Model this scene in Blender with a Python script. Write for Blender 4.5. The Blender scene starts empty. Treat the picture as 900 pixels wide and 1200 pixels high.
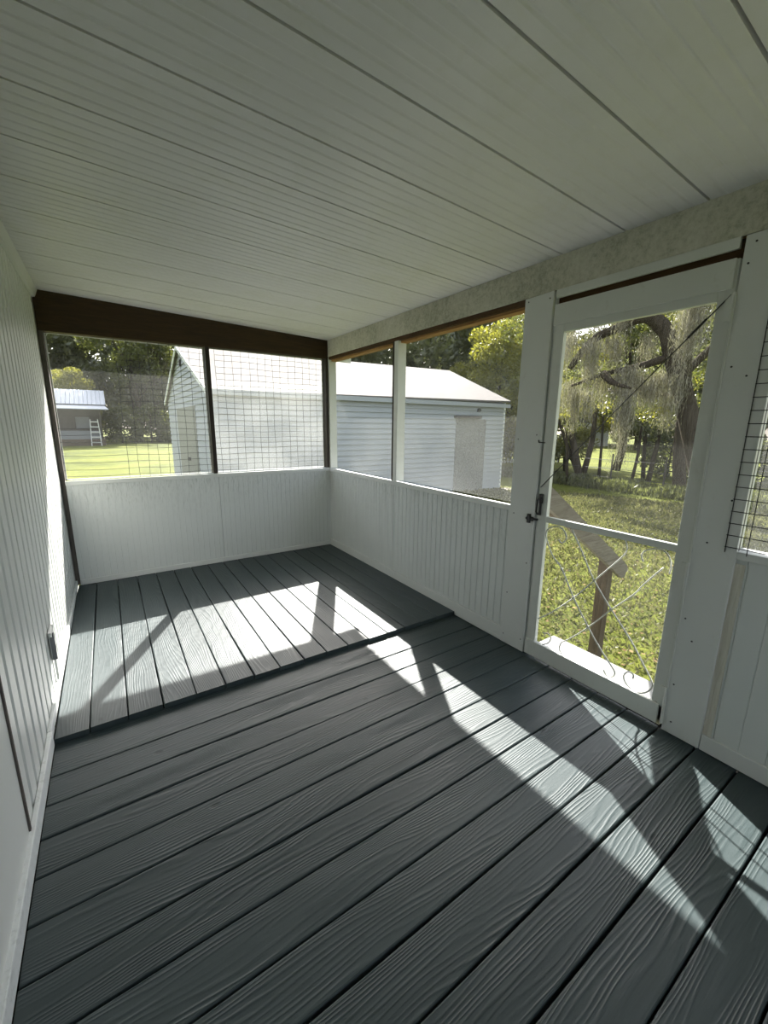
import bpy, math, random
import numpy as np
from mathutils import Vector, Matrix
random.seed(7)
sc = bpy.context.scene
col = sc.collection
D2 = bpy.data
W, D = 2.585, 4.28          # inner faces of the right wall and of the back wall
RT = 0.032                  # rise of the far deck

# ------------------------------------------------------------------ helpers
class MB:
    def __init__(s): s.v = []; s.f = []; s.at = []
    def add(s, vs, fs, at=None):
        o = len(s.v); s.v += [tuple(v) for v in vs]; s.f += [tuple(i + o for i in f) for f in fs]
        s.at += at if at else [(0, 0, 0)] * len(vs)
        return s
    def box(s, x0, x1, y0, y1, z0, z1):
        vs = [(x, y, z) for x in (x0, x1) for y in (y0, y1) for z in (z0, z1)]
        return s.add(vs, [(0, 1, 3, 2), (4, 6, 7, 5), (0, 4, 5, 1), (2, 3, 7, 6), (0, 2, 6, 4), (1, 5, 7, 3)])
    def prism(s, pts, a, b):
        """polygon pts extruded from offset vector a to b"""
        n = len(pts); a = Vector(a); b = Vector(b)
        vs = [Vector(p) + a for p in pts] + [Vector(p) + b for p in pts]
        fs = [tuple(range(n - 1, -1, -1)), tuple(range(n, 2 * n))] + [(i, (i + 1) % n, n + (i + 1) % n, n + i) for i in range(n)]
        return s.add(vs, fs)
    def tube(s, path, rad, n=8, cap=True):
        P = [Vector(p) for p in path]; m = len(P)
        if not hasattr(rad, '__len__'): rad = [rad] * m
        T = [(P[min(i + 1, m - 1)] - P[max(i - 1, 0)]).normalized() for i in range(m)]
        ref = Vector((0, 0, 1)) if abs(T[0].z) < .9 else Vector((1, 0, 0))
        u = T[0].cross(ref).normalized(); vs = []
        for i in range(m):
            u = (u - T[i] * u.dot(T[i])).normalized(); w = T[i].cross(u)
            for k in range(n):
                a = 2 * math.pi * k / n
                vs.append(P[i] + (u * math.cos(a) + w * math.sin(a)) * rad[i])
        fs = [(i * n + k, i * n + (k + 1) % n, (i + 1) * n + (k + 1) % n, (i + 1) * n + k) for i in range(m - 1) for k in range(n)]
        if cap: fs += [tuple(range(n - 1, -1, -1)), tuple((m - 1) * n + k for k in range(n))]
        return s.add(vs, fs)
    def sheet(s, prof, a, b, thick=None):
        """open polyline prof (list of points) swept from a to b; optional back offset makes it solid"""
        n = len(prof); a = Vector(a); b = Vector(b)
        vs = [Vector(p) + a for p in prof] + [Vector(p) + b for p in prof]
        fs = [(i, i + 1, n + i + 1, n + i) for i in range(n - 1)]
        if thick is not None:
            t = Vector(thick)
            back = [Vector(prof[0]) + t, Vector(prof[-1]) + t]
            vs += [back[0] + a, back[1] + a, back[0] + b, back[1] + b]
            k = 2 * n
            fs += [(k, k + 2, k + 3, k + 1), (0, n, k + 2, k), (n - 1, k + 1, k + 3, 2 * n - 1)]
            fs += [tuple(range(0, n)) + (k + 1, k), tuple(range(2 * n - 1, n - 1, -1)) + (k + 2, k + 3)]
        return s.add(vs, fs)
    def build(s, name, mat, parent=None, smooth=False, bevel=0, gc=False, fix=True):
        me = D2.meshes.new(name); me.from_pydata(s.v, [], s.f)
        if gc:
            a = me.attributes.new('gc', 'FLOAT_VECTOR', 'POINT')
            a.data.foreach_set('vector', np.array(s.at, dtype=np.float32).ravel())
        if fix:
            import bmesh
            bm = bmesh.new(); bm.from_mesh(me); bmesh.ops.recalc_face_normals(bm, faces=bm.faces); bm.to_mesh(me); bm.free()
        me.materials.append(mat)
        if smooth: me.polygons.foreach_set('use_smooth', [True] * len(me.polygons))
        o = D2.objects.new(name, me); col.objects.link(o)
        if parent is not None: o.parent = parent
        if bevel:
            b = o.modifiers.new('bevel', 'BEVEL'); b.width = bevel; b.segments = 2; b.limit_method = 'ANGLE'
        return o

def tag(o, label, cat, group=None, kind=None):
    o['label'] = label; o['category'] = cat
    if group: o['group'] = group
    if kind: o['kind'] = kind
    return o
def empty(name, loc=(0, 0, 0)):
    o = D2.objects.new(name, None); o.location = loc; col.objects.link(o); o.empty_display_size = .1
    return o
def rel(root, o):
    """parent o to an empty without moving it"""
    o.parent = root; o.location = o.location - root.location
    return o
def box_obj(name, mat, dims, parent=None, bevel=0.002):
    b = MB().box(*dims).build(name, mat, None, bevel=bevel)
    if parent is not None: rel(parent, b)
    return b

# ------------------------------------------------------------------ materials
def new_mat(name):
    m = D2.materials.new(name); m.use_nodes = True
    nt = m.node_tree; nt.nodes.clear()
    out = nt.nodes.new('ShaderNodeOutputMaterial'); p = nt.nodes.new('ShaderNodeBsdfPrincipled')
    nt.links.new(p.outputs[0], out.inputs[0])
    return m, nt, p, out
def N(nt, t, **kw):
    n = nt.nodes.new(t)
    for k, v in kw.items():
        if k.startswith('i_'):
            key = k[2:]; key = int(key) if key.isdigit() else key
            n.inputs[key].default_value = v
        else: setattr(n, k, v)
    return n
def L(nt, a, b): nt.links.new(a, b)
def ramp(nt, fac, stops, interp='LINEAR'):
    r = nt.nodes.new('ShaderNodeValToRGB'); r.color_ramp.interpolation = interp
    e = r.color_ramp.elements
    while len(e) < len(stops): e.new(.5)
    for i, (p, c) in enumerate(stops):
        e[i].position = p; e[i].color = c if len(c) == 4 else (*c, 1)
    L(nt, fac, r.inputs[0]); return r.outputs[0]
def mapped(nt, scale, coord='Object', rot=(0, 0, 0)):
    tc = N(nt, 'ShaderNodeTexCoord'); mp = N(nt, 'ShaderNodeMapping')
    mp.inputs['Scale'].default_value = scale; mp.inputs['Rotation'].default_value = rot
    L(nt, tc.outputs[coord], mp.inputs['Vector']); return mp.outputs[0]
def noise(nt, vec, scale, detail=4, rough=.55, dist=0):
    n = N(nt, 'ShaderNodeTexNoise'); n.inputs['Scale'].default_value = scale
    n.inputs['Detail'].default_value = detail; n.inputs['Roughness'].default_value = rough; n.inputs['Distortion'].default_value = dist
    if vec is not None: L(nt, vec, n.inputs['Vector'])
    return n.outputs['Fac']
def math_(nt, op, a, b=None, c=None):
    n = N(nt, 'ShaderNodeMath', operation=op)
    for i, x in enumerate((a, b, c)):
        if x is None: continue
        if isinstance(x, (int, float)): n.inputs[i].default_value = x
        else: L(nt, x, n.inputs[i])
    return n.outputs[0]
def mixc(nt, fac, a, b, mode='MIX'):
    n = N(nt, 'ShaderNodeMix', data_type='RGBA', blend_type=mode)
    for sock, x in ((0, fac), (6, a), (7, b)):
        if isinstance(x, (int, float)): n.inputs[sock].default_value = x
        elif isinstance(x, tuple): n.inputs[sock].default_value = x if len(x) == 4 else (*x, 1)
        else: L(nt, x, n.inputs[sock])
    return n.outputs[2]
def bump(nt, p, h, dist=.002, strength=1.0, prev=None):
    b = N(nt, 'ShaderNodeBump'); b.inputs['Distance'].default_value = dist; b.inputs['Strength'].default_value = strength
    L(nt, h, b.inputs['Height'])
    if prev is not None: L(nt, prev, b.inputs['Normal'])
    if p is not None: L(nt, b.outputs[0], p.inputs['Normal'])
    return b.outputs[0]

def paint(name, c, rough=.5, *a, **k):
    return paint_(name, c, rough, *a, **k)
def paint_(name, c, rough=.5, stain=None, amt=.0, sscale=(3, 3, 1.2), bdist=.0015, bscale=14, spec=.4, top=False):
    m, nt, p, out = new_mat(name)
    v = mapped(nt, (1, 1, 1)); n1 = noise(nt, v, 2.2, 5, .6)
    base = ramp(nt, n1, [(.3, tuple(x * .95 for x in c)), (.7, c)])
    if stain:
        n2 = noise(nt, mapped(nt, sscale), 3.5, 8, .72, .6)
        f = ramp(nt, n2, [(.60 - amt, (0, 0, 0)), (.80 - amt, (.75, .75, .75))])
        if top:
            tc = N(nt, 'ShaderNodeTexCoord'); sx = N(nt, 'ShaderNodeSeparateXYZ'); L(nt, tc.outputs['Object'], sx.inputs[0])
            f = math_(nt, 'MULTIPLY', f, ramp(nt, sx.outputs[2], [(.55, (.12,) * 3), (.93, (1,) * 3)]))
        base = mixc(nt, f, base, stain)
    L(nt, base, p.inputs['Base Color']); p.inputs['Roughness'].default_value = rough
    p.inputs['Specular IOR Level'].default_value = spec
    bump(nt, p, noise(nt, mapped(nt, (1, 1, .35)), bscale, 5, .6), bdist, .6)
    return m
M = {}
M['white'] = paint('white_wall_paint', (.64, .66, .635), .5, (.62, .62, .57), .0)
M['wains'] = paint('wainscot_paint', (.65, .675, .66), .5, (.30, .32, .30), .10, (30, 30, 4), top=True)
M['wains2'] = paint('plain_wainscot_paint', (.65, .675, .66), .5)
M['trim'] = paint('white_trim_paint', (.65, .665, .645), .45, (.52, .51, .46), .0, (7, 7, 4))
M['siding'] = paint('siding_paint', (.66, .68, .655), .38, None, 0, bdist=.0006, spec=.5)
M['ceil'] = paint('ceiling_panel_paint', (.69, .69, .715), .36, (.62, .62, .60), .10, (1.2, 1.2, 1.2), bdist=.0004, spec=.5)
M['doorp'] = paint('door_paint', (.62, .635, .60), .5, (.48, .47, .42), .02, (6, 6, 4))
M['shed'] = paint('shed_siding_paint', (.31, .335, .35), .55, (.26, .28, .295), .05, (2, 2, 2))
M['base'] = paint('baseboard_paint', (.66, .69, .685), .5, (.40, .42, .41), .08, (9, 9, 9))

def mildew_beam():
    m, nt, p, out = new_mat('mildewed_beam_paint')
    v = mapped(nt, (1, 1, 1)); a = noise(nt, v, 42, 8, .8); b = noise(nt, mapped(nt, (1, 1, .6)), 4, 4, .6)
    s = math_(nt, 'ADD', math_(nt, 'MULTIPLY', a, .75), math_(nt, 'MULTIPLY', b, .45))
    c = ramp(nt, s, [(.46, (.30, .30, .235)), (.62, (.50, .49, .41)), (.8, (.62, .61, .54))])
    L(nt, c, p.inputs['Base Color']); p.inputs['Roughness'].default_value = .8
    bump(nt, p, a, .002, .5); return m
M['mildew'] = mildew_beam()

def wood(name, c1, c2, axis='x', rough=.7, scale=1.0, spec=.3):
    m, nt, p, out = new_mat(name)
    sc_ = {'x': (1.2, 16, 16), 'y': (16, 1.2, 16), 'z': (16, 16, 1.2)}[axis]
    n1 = noise(nt, mapped(nt, tuple(s * scale for s in sc_)), 3, 6, .65, 1.2)
    c = ramp(nt, n1, [(.35, c1), (.65, c2)])
    L(nt, c, p.inputs['Base Color']); p.inputs['Roughness'].default_value = rough; p.inputs['Specular IOR Level'].default_value = spec
    bump(nt, p, n1, .003, .6); return m
M['brownbeam'] = wood('brown_stained_beam', (.018, .010, .004), (.050, .026, .009), 'x', .55)
M['brownpost'] = wood('dark_brown_post', (.016, .012, .009), (.035, .026, .02), 'z', .6)
M['rawwood'] = wood('bare_brown_timber', (.22, .11, .04), (.42, .24, .10), 'y', .7)
M['darkwood'] = wood('dark_timber', (.05, .025, .01), (.09, .045, .02), 'y', .7)
M['jamb'] = wood('grey_brown_jamb', (.06, .055, .05), (.12, .105, .09), 'z', .8)
M['grey_rail'] = wood('weathered_rail', (.115, .10, .08), (.20, .18, .15), 'x', .85)
M['grey_post'] = wood('weathered_post', (.06, .045, .032), (.12, .09, .065), 'z', .9)
M['peel'] = wood('peeled_paint_strip', (.50, .47, .39), (.66, .64, .57), 'z', .8)
M['step'] = paint('worn_step_paint', (.21, .215, .21), .8, (.15, .15, .14), .1, (8, 3, 3))
M['hutwall'] = wood('dark_hut_boards', (.05, .045, .04), (.10, .09, .08), 'z', .9)
M['bark'] = wood('bark', (.022, .017, .012), (.085, .070, .052), 'z', .95, .5, .05)

def flat(name, c, rough=.5, metal=0, spec=.5):
    m, nt, p, out = new_mat(name)
    n1 = noise(nt, mapped(nt, (1, 1, 1)), 30, 3)
    L(nt, ramp(nt, n1, [(.3, tuple(x * .88 for x in c)), (.7, c)]), p.inputs['Base Color'])
    p.inputs['Roughness'].default_value = rough; p.inputs['Metallic'].default_value = metal; p.inputs['Specular IOR Level'].default_value = spec
    return m
M['hutlow'] = flat('grey_hut_skirting', (.17, .18, .19), .8)
M['black'] = flat('black_iron', (.012, .012, .013), .45)
M['wire'] = flat('dark_wire', (.04, .042, .04), .5, .3)
M['wirew'] = flat('white_painted_wire', (.55, .56, .52), .5)
M['gap'] = flat('dark_gap', (.008, .008, .008), .9, 0, .1)
M['outlet'] = flat('grey_plastic', (.62, .64, .62), .4)
M['outletd'] = flat('dark_grey_plastic', (.12, .13, .13), .5)
M['metalroof'] = flat('galvanised_roof', (.44, .47, .51), .45, .3)
M['greydoor'] = flat('shed_door_grey', (.20, .205, .175), .7)
M['cream'] = flat('cream_wall', (.6, .6, .56), .7)
M['oakboard'] = flat('bare_door_edge', (.70, .62, .42), .7)

def board_speckle():
    m, nt, p, out = new_mat('speckled_board')
    a = noise(nt, mapped(nt, (1, 1, 1)), 26, 6, .8)
    L(nt, ramp(nt, a, [(.42, (.085, .09, .08)), (.58, (.24, .245, .23))]), p.inputs['Base Color']); p.inputs['Roughness'].default_value = .9
    return m
M['speckle'] = board_speckle()

def deck(name='grey_deck_paint', relief=.0010):
    m, nt, p, out = new_mat(name)
    at = N(nt, 'ShaderNodeAttribute', attribute_name='gc'); sp = N(nt, 'ShaderNodeSeparateXYZ'); L(nt, at.outputs['Vector'], sp.inputs[0])
    al, ac, rn = sp.outputs
    cb = N(nt, 'ShaderNodeCombineXYZ'); L(nt, math_(nt, 'MULTIPLY', al, .85), cb.inputs[0]); L(nt, math_(nt, 'MULTIPLY', ac, 6.0), cb.inputs[1]); L(nt, rn, cb.inputs[2])
    low = noise(nt, cb.outputs[0], 1.0, 2.5, .45)
    cb2 = N(nt, 'ShaderNodeCombineXYZ'); L(nt, math_(nt, 'MULTIPLY', al, 2.2), cb2.inputs[0]); L(nt, math_(nt, 'MULTIPLY', ac, 42), cb2.inputs[1]); L(nt, rn, cb2.inputs[2])
    mid = noise(nt, cb2.outputs[0], 1.0, 3, .6)
    ph = math_(nt, 'ADD', math_(nt, 'MULTIPLY', low, 17.0), math_(nt, 'MULTIPLY', ac, 70.0))
    ph = math_(nt, 'ADD', ph, math_(nt, 'MULTIPLY', mid, .8))
    w = math_(nt, 'SINE', math_(nt, 'MULTIPLY', ph, 6.283))
    w = math_(nt, 'POWER', math_(nt, 'MULTIPLY_ADD', w, .5, .5), 2.2)
    # grain fades in and out along each board
    cb3 = N(nt, 'ShaderNodeCombineXYZ'); L(nt, math_(nt, 'MULTIPLY', al, 2.2), cb3.inputs[0]); L(nt, math_(nt, 'MULTIPLY', ac, 12), cb3.inputs[1]); L(nt, math_(nt, 'ADD', rn, 31.7), cb3.inputs[2])
    fade = ramp(nt, noise(nt, cb3.outputs[0], 1.0, 2), [(.33, (.22,) * 3), (.62, (1,) * 3)])
    g = math_(nt, 'MULTIPLY', w, fade)
    fine = noise(nt, cb2.outputs[0], 5.0, 4, .6)
    h = math_(nt, 'ADD', g, math_(nt, 'MULTIPLY', fine, .28))
    # knots
    vo = N(nt, 'ShaderNodeTexVoronoi', feature='F1'); vo.inputs['Scale'].default_value = 1.0
    cb4 = N(nt, 'ShaderNodeCombineXYZ'); L(nt, math_(nt, 'MULTIPLY', al, 3.2), cb4.inputs[0]); L(nt, math_(nt, 'MULTIPLY', ac, 6.0), cb4.inputs[1]); L(nt, rn, cb4.inputs[2])
    L(nt, cb4.outputs[0], vo.inputs['Vector'])
    kn = ramp(nt, vo.outputs['Distance'], [(.03, (1, 1, 1)), (.075, (0, 0, 0))])
    h = math_(nt, 'SUBTRACT', h, math_(nt, 'MULTIPLY', kn, .9))
    tone = noise(nt, cb.outputs[0], 2.5, 3)
    bt = math_(nt, 'FRACT', math_(nt, 'MULTIPLY', rn, 7.31))
    c = ramp(nt, math_(nt, 'ADD', math_(nt, 'MULTIPLY', tone, .7), math_(nt, 'MULTIPLY', bt, .3)), [(.25, (.036, .051, .053)), (.75, (.054, .072, .075))])
    c = mixc(nt, math_(nt, 'MULTIPLY', kn, .6), c, (.02, .024, .025))
    L(nt, c, p.inputs['Base Color'])
    r = ramp(nt, g, [(0, (.48,) * 3), (1, (.38,) * 3)]); L(nt, r, p.inputs['Roughness'])
    p.inputs['Specular IOR Level'].default_value = .36
    bump(nt, p, h, relief, 1.0); return m
M['deck'] = deck()
M['deck_far'] = deck('grey_deck_paint_smoother', .0005)

def leafmat(name, c1, c2, trans=.45, gloss=.10):
    m, nt, p, out = new_mat(name); nt.nodes.remove(p)
    at = N(nt, 'ShaderNodeAttribute', attribute_name='rnd')
    c = ramp(nt, at.outputs['Fac'], [(0, c1), (1, c2)])
    d = N(nt, 'ShaderNodeBsdfDiffuse'); t = N(nt, 'ShaderNodeBsdfTranslucent'); g = N(nt, 'ShaderNodeBsdfGlossy'); g.inputs['Roughness'].default_value = .4
    g.inputs['Color'].default_value = (.5, .5, .5, 1)
    L(nt, c, d.inputs['Color']); L(nt, mixc(nt, .5, c, tuple(x * y for x, y in zip(c2, (1.25, 1.35, .7))), 'MIX'), t.inputs['Color'])
    mx = N(nt, 'ShaderNodeMixShader'); mx.inputs[0].default_value = trans; L(nt, d.outputs[0], mx.inputs[1]); L(nt, t.outputs[0], mx.inputs[2])
    m2 = N(nt, 'ShaderNodeMixShader'); m2.inputs[0].default_value = gloss; L(nt, mx.outputs[0], m2.inputs[1]); L(nt, g.outputs[0], m2.inputs[2])
    L(nt, m2.outputs[0], out.inputs[0]); return m
M['leaf_dark'] = leafmat('dark_green_leaves', (.012, .020, .007), (.17, .18, .08), .5)
M['leaf_mid'] = leafmat('green_leaves', (.014, .025, .006), (.13, .14, .035), .45)
M['leaf_yel'] = leafmat('yellow_green_leaves', (.06, .075, .012), (.30, .28, .045), .5)
M['moss'] = leafmat('spanish_moss', (.07, .062, .048), (.36, .335, .28), .3, .03)
M['blade'] = leafmat('grass_blades', (.018, .030, .010), (.20, .19, .105), .3, .02)
M['litter'] = leafmat('dry_leaves', (.08, .05, .025), (.26, .19, .10), .2, .01)

def lawn_mat():
    m, nt, p, out = new_mat('lawn')
    v = mapped(nt, (1, 1, 1)); a = noise(nt, v, .35, 4); b = noise(nt, v, 9, 8, .75); s = math_(nt, 'ADD', math_(nt, 'MULTIPLY', a, .45), math_(nt, 'MULTIPLY', b, .55))
    c = ramp(nt, s, [(.36, (.03, .042, .010)), (.5, (.092, .108, .014)), (.64, (.145, .155, .026))])
    L(nt, c, p.inputs['Base Color']); p.inputs['Roughness'].default_value = .9; p.inputs['Specular IOR Level'].default_value = .1
    bump(nt, p, b, .05, .8); return m
M['lawn'] = lawn_mat()

def shingle():
    m, nt, p, out = new_mat('pale_shingles')
    br = N(nt, 'ShaderNodeTexBrick'); br.inputs['Scale'].default_value = 1; br.inputs['Brick Width'].default_value = .30; br.inputs['Row Height'].default_value = .16
    br.inputs['Mortar Size'].default_value = .012; br.inputs['Color1'].default_value = (.105, .094, .086, 1); br.inputs['Color2'].default_value = (.132, .120, .111, 1); br.inputs['Mortar'].default_value = (.09, .082, .075, 1)
    v = mapped(nt, (1, 1, 1)); L(nt, v, br.inputs['Vector'])
    n1 = noise(nt, v, 8, 4, .7)
    L(nt, mixc(nt, .35, br.outputs['Color'], ramp(nt, n1, [(.3, (.075, .068, .062)), (.7, (.145, .133, .125))])), p.inputs['Base Color'])
    p.inputs['Roughness'].default_value = .9; bump(nt, p, br.outputs['Fac'], -.006, 1); return m
M['shingle'] = shingle()

def screen_mat(name, dens, c=(.62, .63, .60)):
    m, nt, p, out = new_mat(name); nt.nodes.remove(p)
    tr = N(nt, 'ShaderNodeBsdfTransparent'); d = N(nt, 'ShaderNodeBsdfDiffuse'); t = N(nt, 'ShaderNodeBsdfTranslucent')
    d.inputs['Color'].default_value = (*c, 1); t.inputs['Color'].default_value = (*c, 1)
    a = N(nt, 'ShaderNodeMixShader'); a.inputs[0].default_value = .6; L(nt, d.outputs[0], a.inputs[1]); L(nt, t.outputs[0], a.inputs[2])
    v = mapped(nt, (1, 1, 1)); n1 = noise(nt, v, 1.6, 3, .5); n2 = noise(nt, v, 55, 3, .7)
    s = math_(nt, 'ADD', math_(nt, 'MULTIPLY', n1, .65), math_(nt, 'MULTIPLY', n2, .35))
    f = ramp(nt, s, [(.35, (dens * .35,) * 3), (.62, (dens * 1.5,) * 3)])
    mx = N(nt, 'ShaderNodeMixShader'); L(nt, f, mx.inputs[0]); L(nt, tr.outputs[0], mx.inputs[1]); L(nt, a.outputs[0], mx.inputs[2])
    L(nt, mx.outputs[0], out.inputs[0]); return m
M['screen'] = screen_mat('insect_screen', .055)
M['screen_haze'] = screen_mat('hazy_insect_screen', .10)
M['screen_light'] = screen_mat('light_insect_screen', .022)
M['screen_clear'] = screen_mat('door_screen', .014)

# ------------------------------------------------------------------ floor
def rounded_board(mb, a0, a1, c0, c1, z0, z1, along, seed):
    """deck board with eased edges; along = 'x' or 'y'"""
    r = .0045; n = 24
    w = c1 - c0
    prof = [(c0, z0), (c0, z1 - r), (c0 + r * .35, z1 - r * .35), (c0 + r, z1)]
    prof += [(c1 - r, z1), (c1 - r * .35, z1 - r * .35), (c1, z1 - r), (c1, z0)]
    k = len(prof); vs = []; at = []; fs = []
    rg = random.Random(seed); off = rg.uniform(0, 40); rn = rg.uniform(0, 60); wig = rg.uniform(0, 6)
    for i in range(n + 1):
        t = a0 + (a1 - a0) * i / n
        for (c, z) in prof:
            cc = c + .0012 * math.sin(t * 3.1 + wig)
            zz = z + (.0012 * math.sin(t * 2.3 + wig) if z > z0 else 0)
            vs.append((t, cc, zz) if along == 'x' else (cc, t, zz)); at.append((t + off, c - c0, rn))
    for i in range(n):
        for j in range(k - 1): fs.append((i * k + j, i * k + j + 1, (i + 1) * k + j + 1, (i + 1) * k + j))
    fs += [tuple(range(k)), tuple(n * k + j for j in range(k - 1, -1, -1))]
    mb.add(vs, fs, at)
gy = [2.055, 1.818, 1.652, 1.492, 1.334, 1.172, 1.010, .850, .686, .526, .366, .204, .04, -.12, -.28, -.44, -.60, -.76, -.92, -1.08, -1.24, -1.40, -1.56, -1.72, -1.88, -2.04, -2.2, -2.36, -2.52, -2.68, -2.84, -3.0]
gaps = [.006, .006, .004, .004, .005, .008, .006, .006, .008, .008, .009, .008]
mb = MB()
for i in range(len(gy) - 1):
    g0 = (gaps[i - 1] if 0 < i <= len(gaps) else .006) / 2; g1 = (gaps[i] if i < len(gaps) else .006) / 2
    rounded_board(mb, .022, W + .0, gy[i + 1] + g1, gy[i] - g0, -.035, 0, 'x', 100 + i)
fl = mb.build('floor', M['deck'], gc=True)
tag(fl, 'dark grey painted deck boards running side to side in the near half of the porch', 'floor', kind='structure')
mb = MB(); hx = [.016, .157, .319, .479, .641, .80, .961, 1.12, 1.279, 1.436, 1.596, 1.757, 1.915, 2.073, 2.232, 2.39, 2.578]
rr = random.Random(5)
for i in range(len(hx) - 1):
    rounded_board(mb, 2.035 + rr.uniform(-.003, .003), D - .004, hx[i] + .0025, hx[i + 1] - .0025, .002, RT, 'y', 300 + i)
fr = mb.build('floor', M['deck_far'], gc=True)
tag(fr, 'raised dark grey painted deck boards running towards the back wall', 'floor', kind='structure')
mb = MB(); mb.box(0, W + .1, -3.0, D + .1, -.06, -.037)
for i in range(4): mb.box(.3 + i * .7, .34 + i * .7, -2.95, D, -.2, -.06)
for y in (-1.43, 2.0, D + .02): mb.box(0, W + .1, y, y + .04, -.26, -.06)
mb.box(W + .06, W + .1, -3.0, D + .1, -.26, -.002)
for x in (.1, 1.3, W): 
    for y in (-2.95, 1.5, D): mb.box(x, x + .09, y, y + .09, -.56, -.06)
fb = mb.build('floor', M['gap']); tag(fb, 'dark joists and framing under the porch deck boards', 'floor framing', kind='structure')

# ------------------------------------------------------------------ ceiling and roof
def zc(x): return 2.525 - .037 * x
prof = []
ys = []
y = -3.0
seams = [-2.9 + .3385 * i for i in range(0, 23)]
seams = [s + (.325 - min(seams, key=lambda q: abs(q - .325))) for s in seams]
prof.append((0, -3.0, 0))
for s in seams:
    if s < -2.98 or s > D: continue
    prof += [(0, s - .0052, 0), (0, s - .005, .024), (0, s + .005, .024), (0, s + .0052, 0)]
    for k in range(1, 6):
        q = s + .3385 * k / 6
        if q < D - .01: prof += [(0, q - .009, 0), (0, q - .002, .0028), (0, q + .003, .0028), (0, q + .010, 0)]
prof = [p for p in prof if p[1] < D]
prof.append((0, D, 0)); prof.sort(key=lambda p: p[1])
ce = MB().sheet(prof, (0, 0, zc(0)), (W + .005, 0, zc(W + .005)), (0, 0, .03)).build('ceiling', M['ceil'])
tag(ce, 'pale grey ribbed roof panels with long seams forming the sloped porch ceiling', 'ceiling', kind='structure')
OX, OY = .535, .46
mb = MB()
def slab(x0, x1, y0, y1, dz0, dz1):
    vs = [(x, y, zc(x) + d) for x in (x0, x1) for y in (y0, y1) for d in (dz0, dz1)]
    mb.add(vs, [(0, 1, 3, 2), (4, 6, 7, 5), (0, 4, 5, 1), (2, 3, 7, 6), (0, 2, 6, 4), (1, 5, 7, 3)])
slab(-.15, W + OX, -3.3, D + OY, .045, .09)
mb.box(-.15, W + OX + .02, D + OY, D + OY + .02, 2.285, zc(0) + .09)
mb.box(W + OX, W + OX + .02, -3.3, D + OY, 2.345, zc(W + OX) + .09)
ro = mb.build('ceiling', M['white']); tag(ro, 'white porch roof deck with overhanging fascia above the screened walls', 'roof', kind='structure')

# ------------------------------------------------------------------ left wall: ribbed siding, flat panel
prof = []
y0, y1 = 1.495, D + .35
prof.append((0, y0, 0)); q = 2.154 - .112 * 5 - .112
for k in range(60):
    q = 2.154 - .112 * 6 + .112 * k
    if q < y0 + .02 or q > y1 - .02: continue
    seam = (abs(q - 2.154) < .01 or abs(q - (2.154 + .112 * 11)) < .01 or abs(q - (2.154 + .112 * 22)) < .01)
    d = -.016
    prof += [(0, q - .024, 0), (d * .9, q - .010, 0), (d, q - .003, 0)]
    prof += [(d, q + .005, 0), (-.001, q + .007, 0)] if seam else [(d, q + .004, 0), (0, q + .012, 0)]
    # low bead between two grooves
prof.append((0, y1, 0)); prof = [p for p in prof if p[1] <= y1]; prof.sort(key=lambda p: p[1])
wl = MB().sheet(prof, (0, 0, -.05), (0, 0, zc(0)), (-.06, 0, 0)).build('wall_left', M['siding'])
tag(wl, 'white ribbed metal siding wall along the left of the porch', 'wall', kind='structure')
wf = MB().box(-.06, .004, -3.0, 1.462, -.05, zc(0)).build('wall_left', M['white'])
tag(wf, 'flat white panel wall at the near left beyond the ribbed siding', 'wall', kind='structure')
g = MB().box(-.06, -.008, 1.462, 1.495, 0, zc(0)).box(-.008, .010, 1.452, 1.466, .09, zc(0)).build('wall_left', M['jamb'])
tag(g, 'narrow dark vertical gap between flat panel and ribbed siding', 'wall gap', kind='structure')
tl = MB().prism([(0.001, 0, 2.462), (.022, 0, 2.466), (.042, 0, zc(.04) - .004), (.001, 0, zc(0) - .002)], (0, -2.99, 0), (0, D - .001, 0)).build('trim_1', M['trim'])
tag(tl, 'white angled trim strip where the ribbed left wall meets the ceiling', 'trim', kind='structure')
bl = MB().box(.001, .020, -2.99, 2.03, .004, .082).box(.0, .016, 2.03, D - .02, RT + .001, .085).build('baseboard_left', M['base'], bevel=.003)
tag(bl, 'white painted baseboard at the foot of the left wall', 'baseboard', kind='structure')

# ------------------------------------------------------------------ grooved wainscot panels
def grooves(mb, axis, fixed, out, a0, a1, z0, z1, pitch, gw=.004, gd=.004, start=0.0, back=.05):
    prof = []
    def pt(a, d): return (a, fixed + out * d, 0) if axis == 'x' else (fixed + out * d, a, 0)
    prof.append(pt(a0, 0)); q = a0 + pitch * .6 + start
    while q < a1 - gw * 2:
        prof += [pt(q - gw, 0), pt(q - gw * .3, -gd), pt(q + gw * .3, -gd), pt(q + gw, 0)]
        q += pitch
    prof.append(pt(a1, 0))
    th = (0, -out * back, 0) if axis == 'x' else (-out * back, 0, 0)
    mb.sheet(prof, (0, 0, z0), (0, 0, z1), th)
mb = MB(); grooves(mb, 'x', D, -1, .036, 1.302, -.05, .955, .052, .003, .0022)
grooves(mb, 'x', D - .003, -1, 1.306, W - .002, -.05, .955, .052, .003, .003)
wb = mb.build('wall_back', M['wains']); tag(wb, 'white beadboard half wall under the back screens', 'wall', kind='structure')
mb = MB(); grooves(mb, 'y', W, -1, 2.94, D + .06, -.05, .955, .052, .003, .003)
grooves(mb, 'y', W, -1, 1.552, 2.932, 0, .955, .060, .0035, .004)
wr = mb.build('wall_right', M['wains']); tag(wr, 'white beadboard half wall under the right hand screens left of the door', 'wall', kind='structure')
mb = MB(); grooves(mb, 'y', W, -1, -3.0, .345, 0, .955, .093, .003, .003)
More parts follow.
